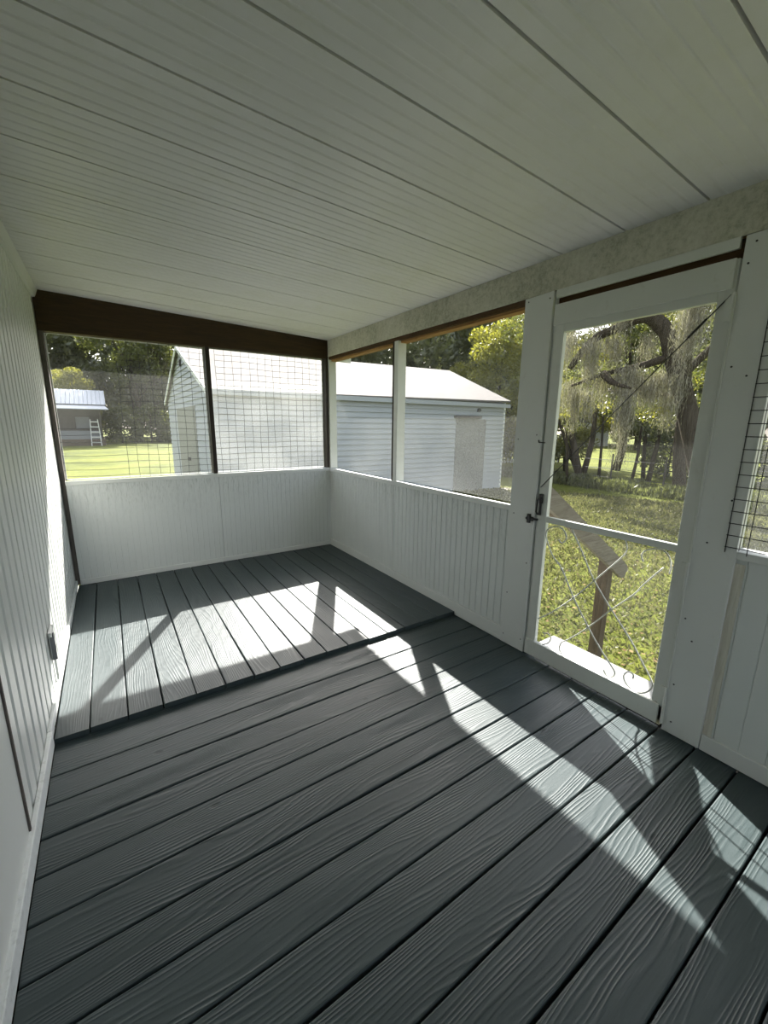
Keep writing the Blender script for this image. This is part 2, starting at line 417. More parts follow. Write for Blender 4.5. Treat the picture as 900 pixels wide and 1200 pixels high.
w3 = mb.build('wall_right', M['wains2']); tag(w3, 'white grooved half wall to the right of the screen door', 'wall', kind='structure')
wfnt = MB().box(0, W + .1, -3.06, -3.0, -.05, .95).box(0, .12, -3.06, -3.0, .95, 2.56).box(W - .05, W + .1, -3.06, -3.0, .95, 2.5).box(1.25, 1.34, -3.06, -3.0, .95, 2.5).box(.12, W - .05, -3.06, -3.0, 2.25, 2.5).build('wall_front', M['white']); tag(wfnt, 'unseen white half wall and posts, left open for light, at the near end of the porch, behind the photographer', 'wall', kind='structure')  # unseen near end, added as an open half wall to let more light in
pl = MB().box(W - .006, W - .0005, .318, .352, .085, .93).build('trim_2', M['peel']); tag(pl, 'strip of peeling paint and bare wood right of the door plank', 'trim', kind='structure')

# baseboards, rails
def trim(n, mat, dims, label, bevel=.003):
    o = MB().box(*dims).build(n, mat, bevel=bevel); tag(o, label, 'trim', kind='structure'); return o
bb = MB().box(.045, W - .018, D - .018, D - .003, RT + .001, .082).build('baseboard_back', M['trim'], bevel=.003); tag(bb, 'white baseboard below the back beadboard', 'baseboard', kind='structure')
b2 = MB().box(W - .018, W - .001, 1.545, D - .003, .03, .108).box(W - .018, W - .001, 1.545, 2.03, .004, .03).build('baseboard_right', M['trim'], bevel=.003); tag(b2, 'white baseboard below the right beadboard left of the door', 'baseboard', kind='structure')
b3 = MB().box(W - .016, W - .001, -2.99, .350, .004, .085).build('baseboard_right', M['trim'], bevel=.003); tag(b3, 'white baseboard right of the door below the grooved wall', 'baseboard', kind='structure')
rl = MB().box(.034, W - .016, D - .014, D - .001, .952, .99).box(.034, W, D - .001, D + .092, .955, .976).build('trim_3', M['trim'], bevel=.002)
tag(rl, 'white sill rail capping the back half wall', 'window sill', kind='structure')
rl = MB().box(W - .014, W - .001, 1.548, D - .002, .948, .988).box(W - .001, W + .092, 1.5, D, .952, .970).build('trim_4', M['trim'], bevel=.002)
tag(rl, 'white sill rail capping the right half wall left of the door', 'window sill', kind='structure')
rl = MB().box(W - .014, W - .001, -2.99, .362, .952, .985).box(W - .001, W + .092, -2.99, .41, .955, .983).build('trim_5', M['trim'], bevel=.002)
tag(rl, 'white sill rail below the screen right of the door', 'window sill', kind='structure')

# beams
bm_ = MB().prism([(.004, 0, 2.216), (W - .001, 0, 2.236), (W - .001, 0, zc(W) + .01), (.004, 0, zc(0) + .002)], (0, D, 0), (0, D + .09, 0)).build('trim_6', M['brownbeam'])
tag(bm_, 'dark brown stained header beam above the back screens', 'beam', kind='structure')
bm_ = MB().box(W - .006, W + .004, -3.0, D - .001, 2.253, zc(W)).build('trim_7', M['mildew']); tag(bm_, 'mildew stained pale fascia board along the top of the right wall', 'beam', kind='structure')
bm_ = MB().box(W + .004, W + .03, 1.37, D, 2.222, zc(W) - .01).build('trim_8', M['darkwood']); tag(bm_, 'dark brown timber edge under the stained fascia board', 'beam', kind='structure')
bm_ = MB().box(W + .030, W + .10, -3.0, D, 2.205, zc(W) - .01).build('trim_9', M['rawwood']); tag(bm_, 'bare brown timber header over the right hand screens', 'beam', kind='structure')
lt = MB().box(W - .012, W + .004, .53, 1.352, 2.208, 2.252).build('trim_10', M['doorp'], bevel=.002); tag(lt, 'narrow white strip above the screen door', 'trim', kind='structure')
# posts
tp = trim('trim_11', M['brownpost'], (1.262, 1.302, D + .0, D + .088, .988, 2.226), 'dark brown post between the two back screens')
tp = trim('trim_12', M['brownpost'], (W - .034, W - .002, D + .0, D + .088, .988, 2.236), 'dark post at the right end of the back screens')
tp = trim('trim_13', M['jamb'], (.002, .036, D - .003, D + .088, RT, 2.216), 'weathered grey brown post in the back left corner')
tp = trim('trim_14', M['trim'], (W + .0, W + .09, 2.898, 2.955, .986, 2.222), 'white post between the two right hand screens')
tp = trim('trim_15', M['brownpost'], (W + .004, W + .09, 2.956, 2.985, .986, 2.222), 'dark strip on the far side of the white middle post', 0)
tp = trim('trim_16', M['trim'], (W + .0, W + .09, D - .022, D + .088, .986, 2.222), 'white corner post where the right and back screens meet')
def plank(name, y0, y1, ztop, label, nails, thick=.02):
    root = MB().prism([(W - thick, y0, .006), (W - thick, y1, .004), (W - thick, y1, ztop), (W - thick, y0, ztop + .004)], (0, 0, 0), (thick - .0005, 0, 0)).build(name, M['trim'], bevel=.003)
    tag(root, label, 'trim', kind='structure')
    for (yy, zz) in nails:
        n = MB().tube([(W - thick - .0015, yy, zz), (W - thick + .002, yy, zz)], .0042, 8).build('screw', M['black'], root); 
    return root
plank('trim_17', 1.362, 1.556, 2.246, 'wide white upright plank left of the screen door', [(1.53, 2.225), (1.385, 2.215), (1.395, 1.45), (1.53, 1.42), (1.52, .94), (1.39, .63), (1.525, .38), (1.385, .09), (1.53, .07)])
plank('trim_18', .352, .511, 2.246, 'wide white upright plank right of the screen door', [(.475, 2.215), (.49, 2.14), (.485, 1.75), (.43, 1.71), (.46, 1.0), (.49, .62), (.45, .52), (.49, .27), (.475, .07), (.40, 1.2)])
# inner jambs of the door opening and wall studs behind the planks
mb = MB().box(W + .001, W + .105, 1.352, 1.50, 0, 2.25)
o = mb.build('trim_19', M['trim']); tag(o, 'white jamb on the latch side of the screen door', 'trim', kind='structure')
mb = MB().box(W + .001, W + .105, .41, .5125, 0, 2.25).box(W+.001, W+.09, .366, .41, .985, 2.25).box(W+.001, W+.05, .345, .41, -.05, .955)
o = mb.build('trim_20', M['trim']); tag(o, 'white jamb on the hinge side of the screen door', 'trim', kind='structure')
o = MB().box(W + .02, W + .03, .50, 1.352, 2.15, 2.25).build('trim_21', M['darkwood']); tag(o, 'dark red brown gap above the screen door', 'trim', kind='structure')

# ------------------------------------------------------------------ windows
def window(n, axis, fixed, a0, a1, z0, z1, label, wires=None, scr='screen', edge=True, wfix=None, mesh=True):
    root = empty(n, ((a0 + a1) / 2, fixed, z0) if axis == 'x' else (fixed, (a0 + a1) / 2, z0)); tag(root, label, 'window', kind='structure')
    def P(a, d, z): return (a, fixed + d, z) if axis == 'x' else (fixed + d, a, z)
    t = .0012
    m = MB()
    A = P(a0, 0, z0); B = P(a1, t, z1)
    m.box(min(A[0], B[0]), max(A[0], B[0]), min(A[1], B[1]), max(A[1], B[1]), z0, z1)
    if mesh: rel(root, m.build('insect_screen', M[scr]))
    if edge:
        m = MB(); e = .010
        for (p0, p1, q0, q1) in ((a0, a0 + e, z0, z1), (a1 - e, a1, z0, z1), (a0, a1, z0, z0 + e), (a0, a1, z1 - e, z1)):
            A = P(p0, -.004, q0); B = P(p1, .006, q1)
            m.box(min(A[0], B[0]), max(A[0], B[0]), min(A[1], B[1]), max(A[1], B[1]), q0, q1)
        rel(root, m.build('screen_frame', M['trim']))
    if wires:
        m = MB(); va, vz, b0, rad, dd = wires
        rg = random.Random(int(a0 * 100))
        a = b0
        def jig(a, z): return .004 * math.sin(z * 9 + a * 31), .004 * math.sin(a * 11 + z * 7)
        while a < a1 - .01:
            m.tube([P(a + jig(a, z0 + (z1 - z0) * k / 8)[0], dd, z0 + (z1 - z0) * k / 8) for k in range(9)], rad, 4, False)
            a += va * rg.uniform(.93, 1.07)
        z = z0 + .03
        while z < z1 - .01:
            lo = b0 if z > z0 + .5 else a0
            m.tube([P(lo + (a1 - lo) * k / 10, dd + .002, z + jig(lo + (a1 - lo) * k / 10, z)[1]) for k in range(11)], rad, 4, False)
            z += vz * rg.uniform(.93, 1.07)
        rel(root, m.build('wire_mesh', M['wire']))
    return root
window('window_1', 'x', D + .085, .036, 1.262, .988, 2.222, 'left screened opening of the back wall showing lawn and a metal roofed hut', (.088, .060, .52, .0016, -.03), scr='screen_light')
window('window_2', 'x', D + .085, 1.302, W - .034, .988, 2.232, 'right screened opening of the back wall with wire mesh in front of the shed', (.084, .057, 1.36, .0017, -.03), scr='screen_haze')
window('window_3', 'y', W + .085, 2.985, D - .022, .986, 2.21, 'far screened opening of the right wall next to the corner', edge=False)
window('window_4', 'y', W + .085, 1.50, 2.898, .986, 2.21, 'wide screened opening between white middle post and door plank', edge=False)
w5 = window('window_5', 'y', W + .085, -2.99, .366, .983, 2.21, 'screened opening right of the door with black wire mesh', edge=False)
m = MB(); rg = random.Random(3)
for k in range(44): m.tube([(W - .023, .392 - .0745 * k, .975), (W - .023, .392 - .0745 * k + .003, 2.2)], .0018, 5, False)
z = 1.0
while z < 2.2:
    m.tube([(W - .0235, .396, z), (W - .0235, -.6, z + .004), (W - .0235, -2.95, z)], .0018, 5, False); z += .052
rel(w5, m.build('wire_mesh', M['black']))
rel(w5, MB().box(W - .004, W + .012, .352, .368, .985, 2.25).build('screen_frame', M['black']))

# ------------------------------------------------------------------ screen door
X0, X1 = W - .012, W + .018
door = empty('door_1', (W, .93, .02)); tag(door, 'white wooden screen door with scrollwork lower panel', 'screen door', kind='structure')
dy0, dy1 = .519, 1.346
box_obj('stile', M['doorp'], (X0, X1, 1.283, dy1, .02, 2.095), door, .003)
box_obj('stile', M['doorp'], (X0, X1, dy0, .577, .02, 2.171), door, .003)
box_obj('top_rail', M['doorp'], (X0 + .001, X1, .577, 1.283, 2.02, 2.095), door, .002)
o = MB().prism([(0, dy0 + .01, 2.058), (0, dy1, 2.062), (0, dy1, 2.172), (0, dy0 + .01, 2.172)], (X0 - .012, 0, 0), (X0 - .0005, 0, 0)).build('header_board', M['doorp'], bevel=.003); rel(door, o)
o = MB().prism([(0, .535, .022), (0, dy1 - .001, .018), (0, dy1 - .001, .124), (0, .535, .130)], (X0 - .014, 0, 0), (X0 - .0005, 0, 0)).build('kick_board', M['doorp'], bevel=.003); rel(door, o)
box_obj('bottom_rail', M['doorp'], (X0, X1, .577, 1.283, .02, .115), door, .002)
o = MB().box(X0 - .010, X0 - .001, dy0 + .002, .534, .02, .125).build('bare_wood_corner', M['oakboard']); rel(door, o); o['label'] = 'bare yellowish wood at the bottom corner'
box_obj('middle_rail', M['doorp'], (X0 + .004, X1 - .004, .577, 1.283, .922, .958), door, .002)
o = MB().box(W + .002, W + .003, .577, 1.283, .115, 2.02).build('insect_screen', M['screen_clear']); rel(door, o)
def smooth_path(P, n=4):
    P = [Vector(p) for p in P]; out = []
    for i in range(len(P) - 1):
        p0 = P[max(i - 1, 0)]; p1 = P[i]; p2 = P[i + 1]; p3 = P[min(i + 2, len(P) - 1)]
        for k in range(n):
            t = k / n
            out.append(.5 * ((2 * p1) + (p2 - p0) * t + (2 * p0 - 5 * p1 + 4 * p2 - p3) * t * t + (3 * p1 - p0 - 3 * p2 + p3) * t ** 3))
    out.append(P[-1]); return out
scr = {
 'A': [(1.19, .834), (1.174, .818), (1.152, .83), (1.143, .865), (1.17, .903), (1.213, .912), (1.26, .89), (1.28, .853), (1.266, .809), (1.221, .726), (1.15, .66), (1.058, .511), (.951, .369), (.858, .262), (.784, .189), (.772, .164), (.784, .14), (.816, .133), (.835, .158)],
 'B': [(1.115, .918), (1.103, .899), (1.063, .839), (1.001, .737), (.948, .653), (.838, .525), (.716, .393), (.64, .292), (.588, .217), (.592, .173), (.62, .137), (.659, .12), (.705, .138), (.725, .17), (.718, .2), (.699, .217), (.679, .209), (.679, .188)],
 'C': [(.812, .922), (.798, .883), (.811, .839), (.872, .754), (.948, .653), (1.058, .507), (1.195, .355), (1.28, .28)],
 'D': [(.62, .83), (.697, .714), (.734, .649), (.837, .519), (.95, .365), (1.048, .25), (1.10, .20)],
 'E': [(.713, .833), (.725, .863), (.711, .892), (.666, .915), (.623, .912), (.596, .877), (.588, .837), (.591, .809)],
 'F': [(1.232, .202), (1.195, .211), (1.176, .191), (1.188, .153), (1.231, .118)],
 'G': [(1.10, .20), (1.109, .175), (1.109, .144), (1.081, .115), (1.029, .110)]}
for k, pts in scr.items():
    o = MB().tube(smooth_path([(W - .003, y, z) for y, z in pts]), .0042 if k in 'AB' else .0036, 6).build('scroll_bar', M['wirew'], smooth=True); rel(door, o)
for (y, z) in ((.948, .655), (.838, .523), (1.058, .509), (.951, .368), (1.15, .66)):
    o = MB().box(W - .010, W + .003, y - .007, y + .007, z - .007, z + .007).build('rosette', M['wirew'], bevel=.003); rel(door, o)
o = MB().tube([(X0 - .006, 1.336, 1.135), (X0 - .008, .95, 1.57), (X0 - .008, .528, 2.035)], .0028, 6).build('brace_rod', M['black'], smooth=True); rel(door, o)
o = MB().tube([(X0 - .009, .60, 1.956), (X0 - .009, .66, 1.89)], .0055, 6).build('turnbuckle', M['black'], smooth=True); rel(door, o)
# pull handle and latch
m = MB().box(X0 - .016, X0 - .0005, 1.315, 1.334, 1.035, 1.095).box(X0 - .010, X0 - .0005, 1.322, 1.336, .96, 1.04)
m.tube([(X0 - .012, 1.328, 1.075), (X0 - .036, 1.328, 1.06), (X0 - .036, 1.332, .985), (X0 - .012, 1.338, .965)], .006, 8)
o = m.build('door_handle', M['black'], bevel=.002); rel(door, o)
m = MB().box(W - .030, W - .0205, 1.365, 1.412, .915, .942).box(W - .036, W - .0205, 1.385, 1.405, .90, .958)
m.tube([(W - .028, 1.33, .932), (W - .030, 1.415, .928)], .0075, 8)
o = m.build('latch', M['black'], bevel=.002); rel(door, o)
m = MB().tube([(W - .024, 1.33, 1.405), (W - .024, 1.375, 1.405)], .003, 6).tube([(W - .024, 1.372, 1.405), (W - .03, 1.372, 1.42)], .004, 6)
o = m.build('hook', M['black']); rel(door, o)
for z0, z1 in ((1.93, 2.04), (.76, .89), (.04, .24)):
    m = MB().tube([(W - .026, .514, z0), (W - .026, .514, z1)], .007, 8).box(W - .022, X0 - .0005, .516, .545, z0 + .005, z1 - .005)
    o = m.build('hinge', M['doorp']); rel(door, o)
m = MB().tube([(W - .020, .513, .24), (W - .020, .513, 2.04)], .0045, 6); o = m.build('door_edge_strip', M['doorp']); rel(door, o)

# ------------------------------------------------------------------ outlet on the left wall
root = empty('wall_outlet', (0, 2.47, .33)); tag(root, 'small grey weatherproof outlet box hanging open low on the ribbed left wall', 'electrical outlet')
rel(root, MB().box(.0035, .016, 2.44, 2.56, .235, .385).build('back_plate', M['outlet'], bevel=.006))
m = MB()
for zc_ in (.275, .345):
    m.tube([(.016, 2.50, zc_), (.021, 2.50, zc_)], .024, 20)
rel(root, m.build('receptacle', M['outletd']))
o = MB().box(.012, .032, 2.425, 2.432, .245, .375).build('cover_flap', M['hutlow'], bevel=.002); rel(root, o); o['label'] = 'grey flap standing open'
rel(root, MB().box(.004, .02, 2.43, 2.55, .386, .40).build('cover_hinge', M['outlet'], bevel=.003))
rel(root, MB().tube([(.010, 2.50, .235), (.010, 2.50, .09)], .006, 8).build('conduit', M['outlet']))

# ------------------------------------------------------------------ outside: doorstep, handrail
o = MB().box(W + .11, W + .375, .50, 1.392, -.030, .0).build('doorstep_board', M['step'], bevel=.004); tag(o, 'white painted doorstep board just outside the screen door', 'step')
o = MB().box(W + .35, W + .62, .50, 1.392, -.24, -.20).box(W + .40, W + .42, .52, .56, -.55, -.24).box(W + .40, W + .42, 1.33, 1.37, -.55, -.24).box(W + .55, W + .57, .52, .56, -.55, -.24).box(W + .55, W + .57, 1.33, 1.37, -.55, -.24).build('lower_step', M['grey_rail'], bevel=.004); tag(o, 'weathered lower step below the doorstep board', 'step')
hr = empty('stair_handrail', (3.74, 1.44, -.53)); tag(hr, 'weathered wooden stair handrail sloping down outside the screen door', 'handrail')
def slope(x0, x1, y0, y1, z0, z1, w, name, mat):
    d = Vector((x1 - x0, 0, z1 - z0)).normalized(); n = Vector((-d.z, 0, d.x)) * w
    a = Vector((x0, 0, z0)); b = Vector((x1, 0, z1))
    pts = [a, b - d * .03, b - n * .25, b - n * .8, b - n - d * .04, a - n]
    o = MB().prism(pts, (0, y0, 0), (0, y1, 0)).build(name, mat, bevel=.004); rel(hr, o); return o
slope(2.70, 3.98, 1.40, 1.438, 1.165, .335, .125, 'rail_board', M['grey_rail'])
o = slope(2.70, 3.05, 1.438, 1.476, 1.165, .938, .125, 'rail_splice', M['grey_post']); o['label'] = 'darker short board behind the rail'
rel(hr, MB().box(3.715, 3.80, 1.439, 1.525, -.54, .42).build('post', M['grey_post'], bevel=.006))

# ------------------------------------------------------------------ ground
def gz(x, y):
    return -.5 - .03 * min(max(x - 2.6, 0), 14)
xs = [-60, -30, -10, 0, 2.6] + [2.6 + i for i in range(1, 15)] + [25, 40, 70, 120]
ysg = [-60, -20, 0, 10, 30, 60, 120, 160]
vs = [(x, y, gz(x, y)) for x in xs for y in ysg]; n = len(ysg)
fs = [(i * n + j, (i + 1) * n + j, (i + 1) * n + j + 1, i * n + j + 1) for i in range(len(xs) - 1) for j in range(n - 1)]
o = MB().add(vs, fs).build('ground', M['lawn']); tag(o, 'wide lawn of green and yellow grass around the porch', 'lawn', kind='structure')

def quads(name, cen, u, v, rnd, mat, parent=None):
    """many small quads at once"""
    n = len(cen)
    V = np.stack([cen - u, cen - v * .75, cen + u, cen + v * .75], 1).reshape(-1, 3).astype(np.float32)
    me = D2.meshes.new(name); me.vertices.add(4 * n); me.vertices.foreach_set('co', V.ravel())
    me.loops.add(4 * n); me.loops.foreach_set('vertex_index', np.arange(4 * n, dtype=np.int32))
    me.polygons.add(n); me.polygons.foreach_set('loop_start', np.arange(0, 4 * n, 4, dtype=np.int32)); me.polygons.foreach_set('loop_total', np.full(n, 4, np.int32))
    me.update(calc_edges=True)
    a = me.attributes.new('rnd', 'FLOAT', 'POINT'); a.data.foreach_set('value', np.repeat(rnd, 4).astype(np.float32))
    me.materials.append(mat)
    o = D2.objects.new(name, me); col.objects.link(o)
    if parent is not None: o.parent = parent
    return o
def runit(R, n):
    a = R.normal(size=(n, 3)); return a / np.linalg.norm(a, axis=1, keepdims=True)
def leaves(R, clumps, per, size, jitter=.5):
    cs = []; rn = []
    for (x, y, z, r) in clumps:
        k = int(per * (r ** 2))
        d = runit(R, k) * (R.uniform(0, 1, (k, 1)) ** .45) * r; d[:, 2] *= .75
        cs.append(np.array([x, y, z]) + d); rn.append(np.clip(R.uniform(0, 1, k) * .6 + R.uniform(0, .4), 0, 1))
    c = np.concatenate(cs); rn = np.concatenate(rn); n = len(c)
    u = runit(R, n); w = np.cross(u, runit(R, n)); w /= np.linalg.norm(w, axis=1, keepdims=True) + 1e-9
    s = size * R.uniform(.6, 1.3, (n, 1))
    return c, u * s, w * s * .55, rn
# grass blades near the porch (seen through the door)
R = np.random.default_rng(4)
n = 75000
rr_ = 3.0 + 13 * R.uniform(0, 1, n) ** .8; th = R.uniform(-.12, .95, n)
gx = .38 + rr_ * np.cos(th); gyv = -.2 + rr_ * np.sin(th); ok = (gx > W + .65); gx = gx[ok]; gyv = gyv[ok]; n = len(gx)
gzv = -.5 - .03 * np.clip(gx - 2.6, 0, 14)
dist = np.hypot(gx, gyv)[:, None]
up = np.stack([R.normal(0, .6, n), R.normal(0, .6, n), R.uniform(.35, 1, n)], 1); up /= np.linalg.norm(up, axis=1, keepdims=True)
ln = R.uniform(.014, .04, (n, 1)) * (.7 + dist * .08)
side = np.cross(up, runit(R, n)); side /= np.linalg.norm(side, axis=1, keepdims=True)
patch = .5 + .5 * np.sin(gx * 1.3 + 2 * np.sin(gyv * .9)) * np.sin(gyv * 1.7)
o = quads('grass', np.stack([gx, gyv, gzv], 1) + up * ln * .9, up * ln, side * ln * .38, np.clip(R.uniform(0, .75, n) + patch * .25, 0, 1), M['blade'])
tag(o, 'short sunlit grass blades of the lawn outside the screen door', 'grass', kind='stuff')
n = 2600; rr_ = 3.3 + 11 * R.uniform(0, 1, n) ** .8; th = R.uniform(-.12, .95, n)
gx = .38 + rr_ * np.cos(th); gyv = -.2 + rr_ * np.sin(th); ok = gx > W + .65; gx = gx[ok]; gyv = gyv[ok]; n = len(gx)
gzv = -.5 - .03 * np.clip(gx - 2.6, 0, 14)
u = runit(R, n); u[:, 2] *= .3; w = np.cross(u, np.array([0, 0, 1.])); s = R.uniform(.012, .03, (n, 1))
o = quads('fallen_leaves', np.stack([gx, gyv, gzv + .03], 1), u * s, w * s, R.uniform(0, 1, n), M['litter'])
tag(o, 'scattered dry brown leaves lying on the lawn outside the door', 'leaves', kind='stuff')

# ------------------------------------------------------------------ white shed
shed = empty('shed', (7.3, 13.8, -.6)); tag(shed, 'large pale blue white garden shed with a pale shingle roof behind the porch', 'shed')
sx0, sx1, sy0, sy1 = 2.42, 12.3, 9.95, 17.4
def ez(x): return 2.24 + .014 * (x - 2.3)
def lap(mb, p0, p1, z0, ztop, nrm, pitch=.15):
    """lap siding between plan points p0,p1 as one saw-tooth sheet; ztop is a function of t for the slope"""
    prof = []; z = z0; p0 = Vector(p0); p1 = Vector(p1); nrm = Vector(nrm)
    rows = []
    while z < ztop: rows += [(z, .034), (z + pitch * .995, .0)]; z += pitch
    a = [p0 + nrm * d + Vector((0, 0, min(zz, ztop))) for zz, d in rows]; b = [p1 + nrm * d + Vector((0, 0, min(zz, ztop))) for zz, d in rows]
    k = len(a); mb.add(a + b, [(i, i + 1, k + i + 1, k + i) for i in range(k - 1)])
m = MB(); lap(m, (sx0, sy0, 0), (sx1, sy0, 0), -1.0, 2.28, (0, -1, 0)); 
m.box(sx0 + .001, sx1 - .001, sy0 + .001, sy0 + .05, -1.0, 2.26)
rel(shed, m.build('long_wall', M['shed']))
m = MB(); ym = (sy0 + sy1) / 2; zr = 3.62
# gable wall facing -x: lap rows trimmed to the gable
z = -.6
rows = []
while z < zr - .05:
    def span(zz):
        t = 0 if zz < 2.24 else (zz - 2.24) / (zr - 2.24)
        return sy0 + (ym - sy0) * t, sy1 - (sy1 - ym) * t
    a0, a1 = span(z); b0, b1 = span(min(z + .15, zr))
    m.add([(sx0 - .026, a0, z), (sx0 - .026, a1, z), (sx0 - .001, b1, min(z + .15, zr)), (sx0 - .001, b0, min(z + .15, zr)), (sx0 - .001, a0, z), (sx0 - .001, a1, z)], [(0, 1, 2, 3), (0, 4, 5, 1)]); z += .15
m.prism([(0, sy0, -.6), (0, sy1, -.6), (0, sy1, 2.24), (0, ym, zr), (0, sy0, 2.24)], (sx0, 0, 0), (sx0 + .05, 0, 0))
rel(shed, m.build('gable_wall', M['shed']))
m = MB().prism([(0, sy0, -1), (0, sy1, -1), (0, sy1, 2.28), (0, ym, zr + .1), (0, sy0, 2.28)], (sx1 - .05, 0, 0), (sx1, 0, 0)).box(sx0, sx1, sy1 - .05, sy1, -1, 2.2)
rel(shed, m.build('rear_walls', M['shed']))
m = MB()
def roofq(ya, za, yb, zb, th=.05):
    x0, x1 = sx0 - .10, sx1 + .12; dz = .14
    vs = [(x0, ya, za), (x1, ya, za + dz), (x1 + .55, yb, zb + dz), (x0, yb, zb)]
    vs += [(a, b, c - th) for a, b, c in vs]
    return m.add(vs, [(0, 1, 2, 3), (7, 6, 5, 4), (0, 4, 5, 1), (1, 5, 6, 2), (2, 6, 7, 3), (3, 7, 4, 0)])
roofq(sy0 - .14, 2.23, ym, zr + .06); roofq(sy1 + .14, 2.23, ym, zr + .06)
rf = m.build('roof', M['shingle']); rel(shed, rf)
m = MB()
for ya, yb in ((sy0 - .15, ym), (sy1 + .15, ym)):
    m.prism([(0, ya, 2.24), (0, yb, zr + .075), (0, yb, zr - .04), (0, ya, 2.12)], (sx0 - .125, 0, 0), (sx0 - .10, 0, 0))
rel(shed, m.build('rake_board', M['siding']))
rel(shed, MB().box(sx0 - .1, sx1 + .1, sy0 - .165, sy0 - .142, 2.13, 2.25).build('fascia', M['shed']))
rel(shed, MB().box(sx0 - .022, sx0 + .03, sy0 - .022, sy0 + .05, -.6, 2.2).build('corner_board', M['siding']))
rel(shed, MB().box(sx1 - .05, sx1 + .02, sy0 - .022, sy0 + .05, -1, 2.3).build('corner_board', M['siding']))
o = MB().box(sx0 - .03, sx0 - .018, 11.9, 15.2, -.55, 1.95).build('gable_door', M['greydoor']); rel(shed, o); o['label'] = 'grey plain door in the gable end'
k = MB().tube([(sx0 - .03, 13.2, .45), (sx0 - .10, 13.2, .45)], .05, 10).build('door_knob', M['black'], o)
o = MB().box(9.95, 11.35, sy0 - .035, sy0 - .016, -.85, 1.72).build('side_door', M['speckle']); rel(shed, o); o['label'] = 'speckled grey board door on the long wall'
rel(shed, MB().box(9.85, 11.0, sy0 - .16, sy0 - .02, 1.74, 1.82).build('door_hood', M['jamb']))
rel(shed, MB().tube([(10.95, sy0 - .10, 2.02), (10.95, sy0 - .01, 2.02)], .06, 12).build('wall_lamp', M['black']))
rel(shed, MB().box(sx0 - .06, sx0 - .018, ym - .12, ym + .02, 3.12, 3.3).build('gable_lamp', M['black']))
rel(shed, MB().box(11.6, 12.6, sy0 - .5, sy0 - .1, -.85, -.74).build('foundation_blocks', M['grey_rail']))

# ------------------------------------------------------------------ metal roofed hut, ladder
hut = empty('hut', (-4, 45, -.5)); tag(hut, 'dark open sided hut with a shiny metal roof at the far left of the lawn', 'hut')
m = MB(); prof = []
x = -9.0
while x < .45: prof += [(x, 0, 0), (x + .18, 0, 0), (x + .22, 0, .04), (x + .26, 0, .0)]; x += .30
m.sheet(prof, (0, 43.3, 2.95), (0, 46.0, 4.25), (0, 0, -.03)); m.sheet(prof, (0, 48.7, 2.95), (0, 46.0, 4.25), (0, 0, -.03))
rel(hut, m.build('roof', M['metalroof']))
rel(hut, MB().add([(-9, 42.2, 2.55), (.75, 42.2, 2.55), (.45, 43.3, 2.85), (-9, 43.3, 2.85), (-9, 42.2, 2.50), (.75, 42.2, 2.50), (.45, 43.3, 2.8), (-9, 43.3, 2.8)], [(0, 1, 2, 3), (4, 7, 6, 5), (0, 4, 5, 1), (1, 5, 6, 2)]).build('porch_roof', M['metalroof']))
rel(hut, MB().box(-9, .1, 45.0, 48, -.5, 2.9).build('wall', M['hutwall']))
rel(hut, MB().box(-9, .1, 43.1, 43.2, .05, .75).build('half_wall', M['hutlow']))
rel(hut, MB().box(-9, .25, 43.05, 45, -.5, .05).build('deck', M['grey_post']))
for px_ in (-6, -3, .0): rel(hut, MB().box(px_, px_ + .12, 43.1, 43.2, .05, 2.7).build('post', M['jamb']))
rel(hut, MB().box(-1.75, -.75, 44.93, 45.0, .9, 1.9).build('window', M['hutlow']))
lad = MB()
for sx in (-.75, -.05): lad.tube([(sx - .0, 42.5, -.5), (-.4 + (sx + .4) * .75, 43.0, 1.7)], .035, 5)
for k in range(5):
    t = (k + .7) / 5.2; lad.tube([(-.75 + .09 * t, 42.5 + .5 * t, -.5 + 2.2 * t), (-.05 - .09 * t, 42.5 + .5 * t, -.5 + 2.2 * t)], .05, 5)
o = lad.build('ladder', M['cream']); tag(o, 'white ladder leaning at the front of the metal roofed hut', 'ladder')

# far white house seen through the door
fh = empty('house', (52, 30, -.9)); tag(fh, 'small pale house far away beyond the trees seen through the door', 'house')
rel(fh, MB().box(50.5, 54.5, 28.6, 31.6, -.9, 2.0).build('wall', M['cream']))
rel(fh, MB().prism([(0, 28.2, 2.0), (0, 30.1, 3.1), (0, 32, 2.0)], (50.2, 0, 0), (54.8, 0, 0)).build('roof', M['jamb']))
rel(fh, MB().box(50.42, 50.5, 29.7, 30.6, .3, 1.3).build('window', M['outletd']))
# grey fence past the shed
fe = empty('wooden_fence', (24, 18, -.9)); tag(fe, 'pale grey board fence visible past the right end of the shed', 'fence')
m = MB()
for k in range(26):
    a = Vector((21.5, 18.6, 0)).lerp(Vector((26, 16.6, 0)), k / 26); m.box(a.x, a.x + .15, a.y, a.y + .03, -.9, .95)
rel(fe, m.build('boards', M['cream']))
for k in range(4):
    a = Vector((21.5, 18.65, 0)).lerp(Vector((26, 16.65, 0)), k / 3); rel(fe, MB().box(a.x, a.x + .1, a.y, a.y + .1, -.9, 1.05).build('post', M['grey_post']))

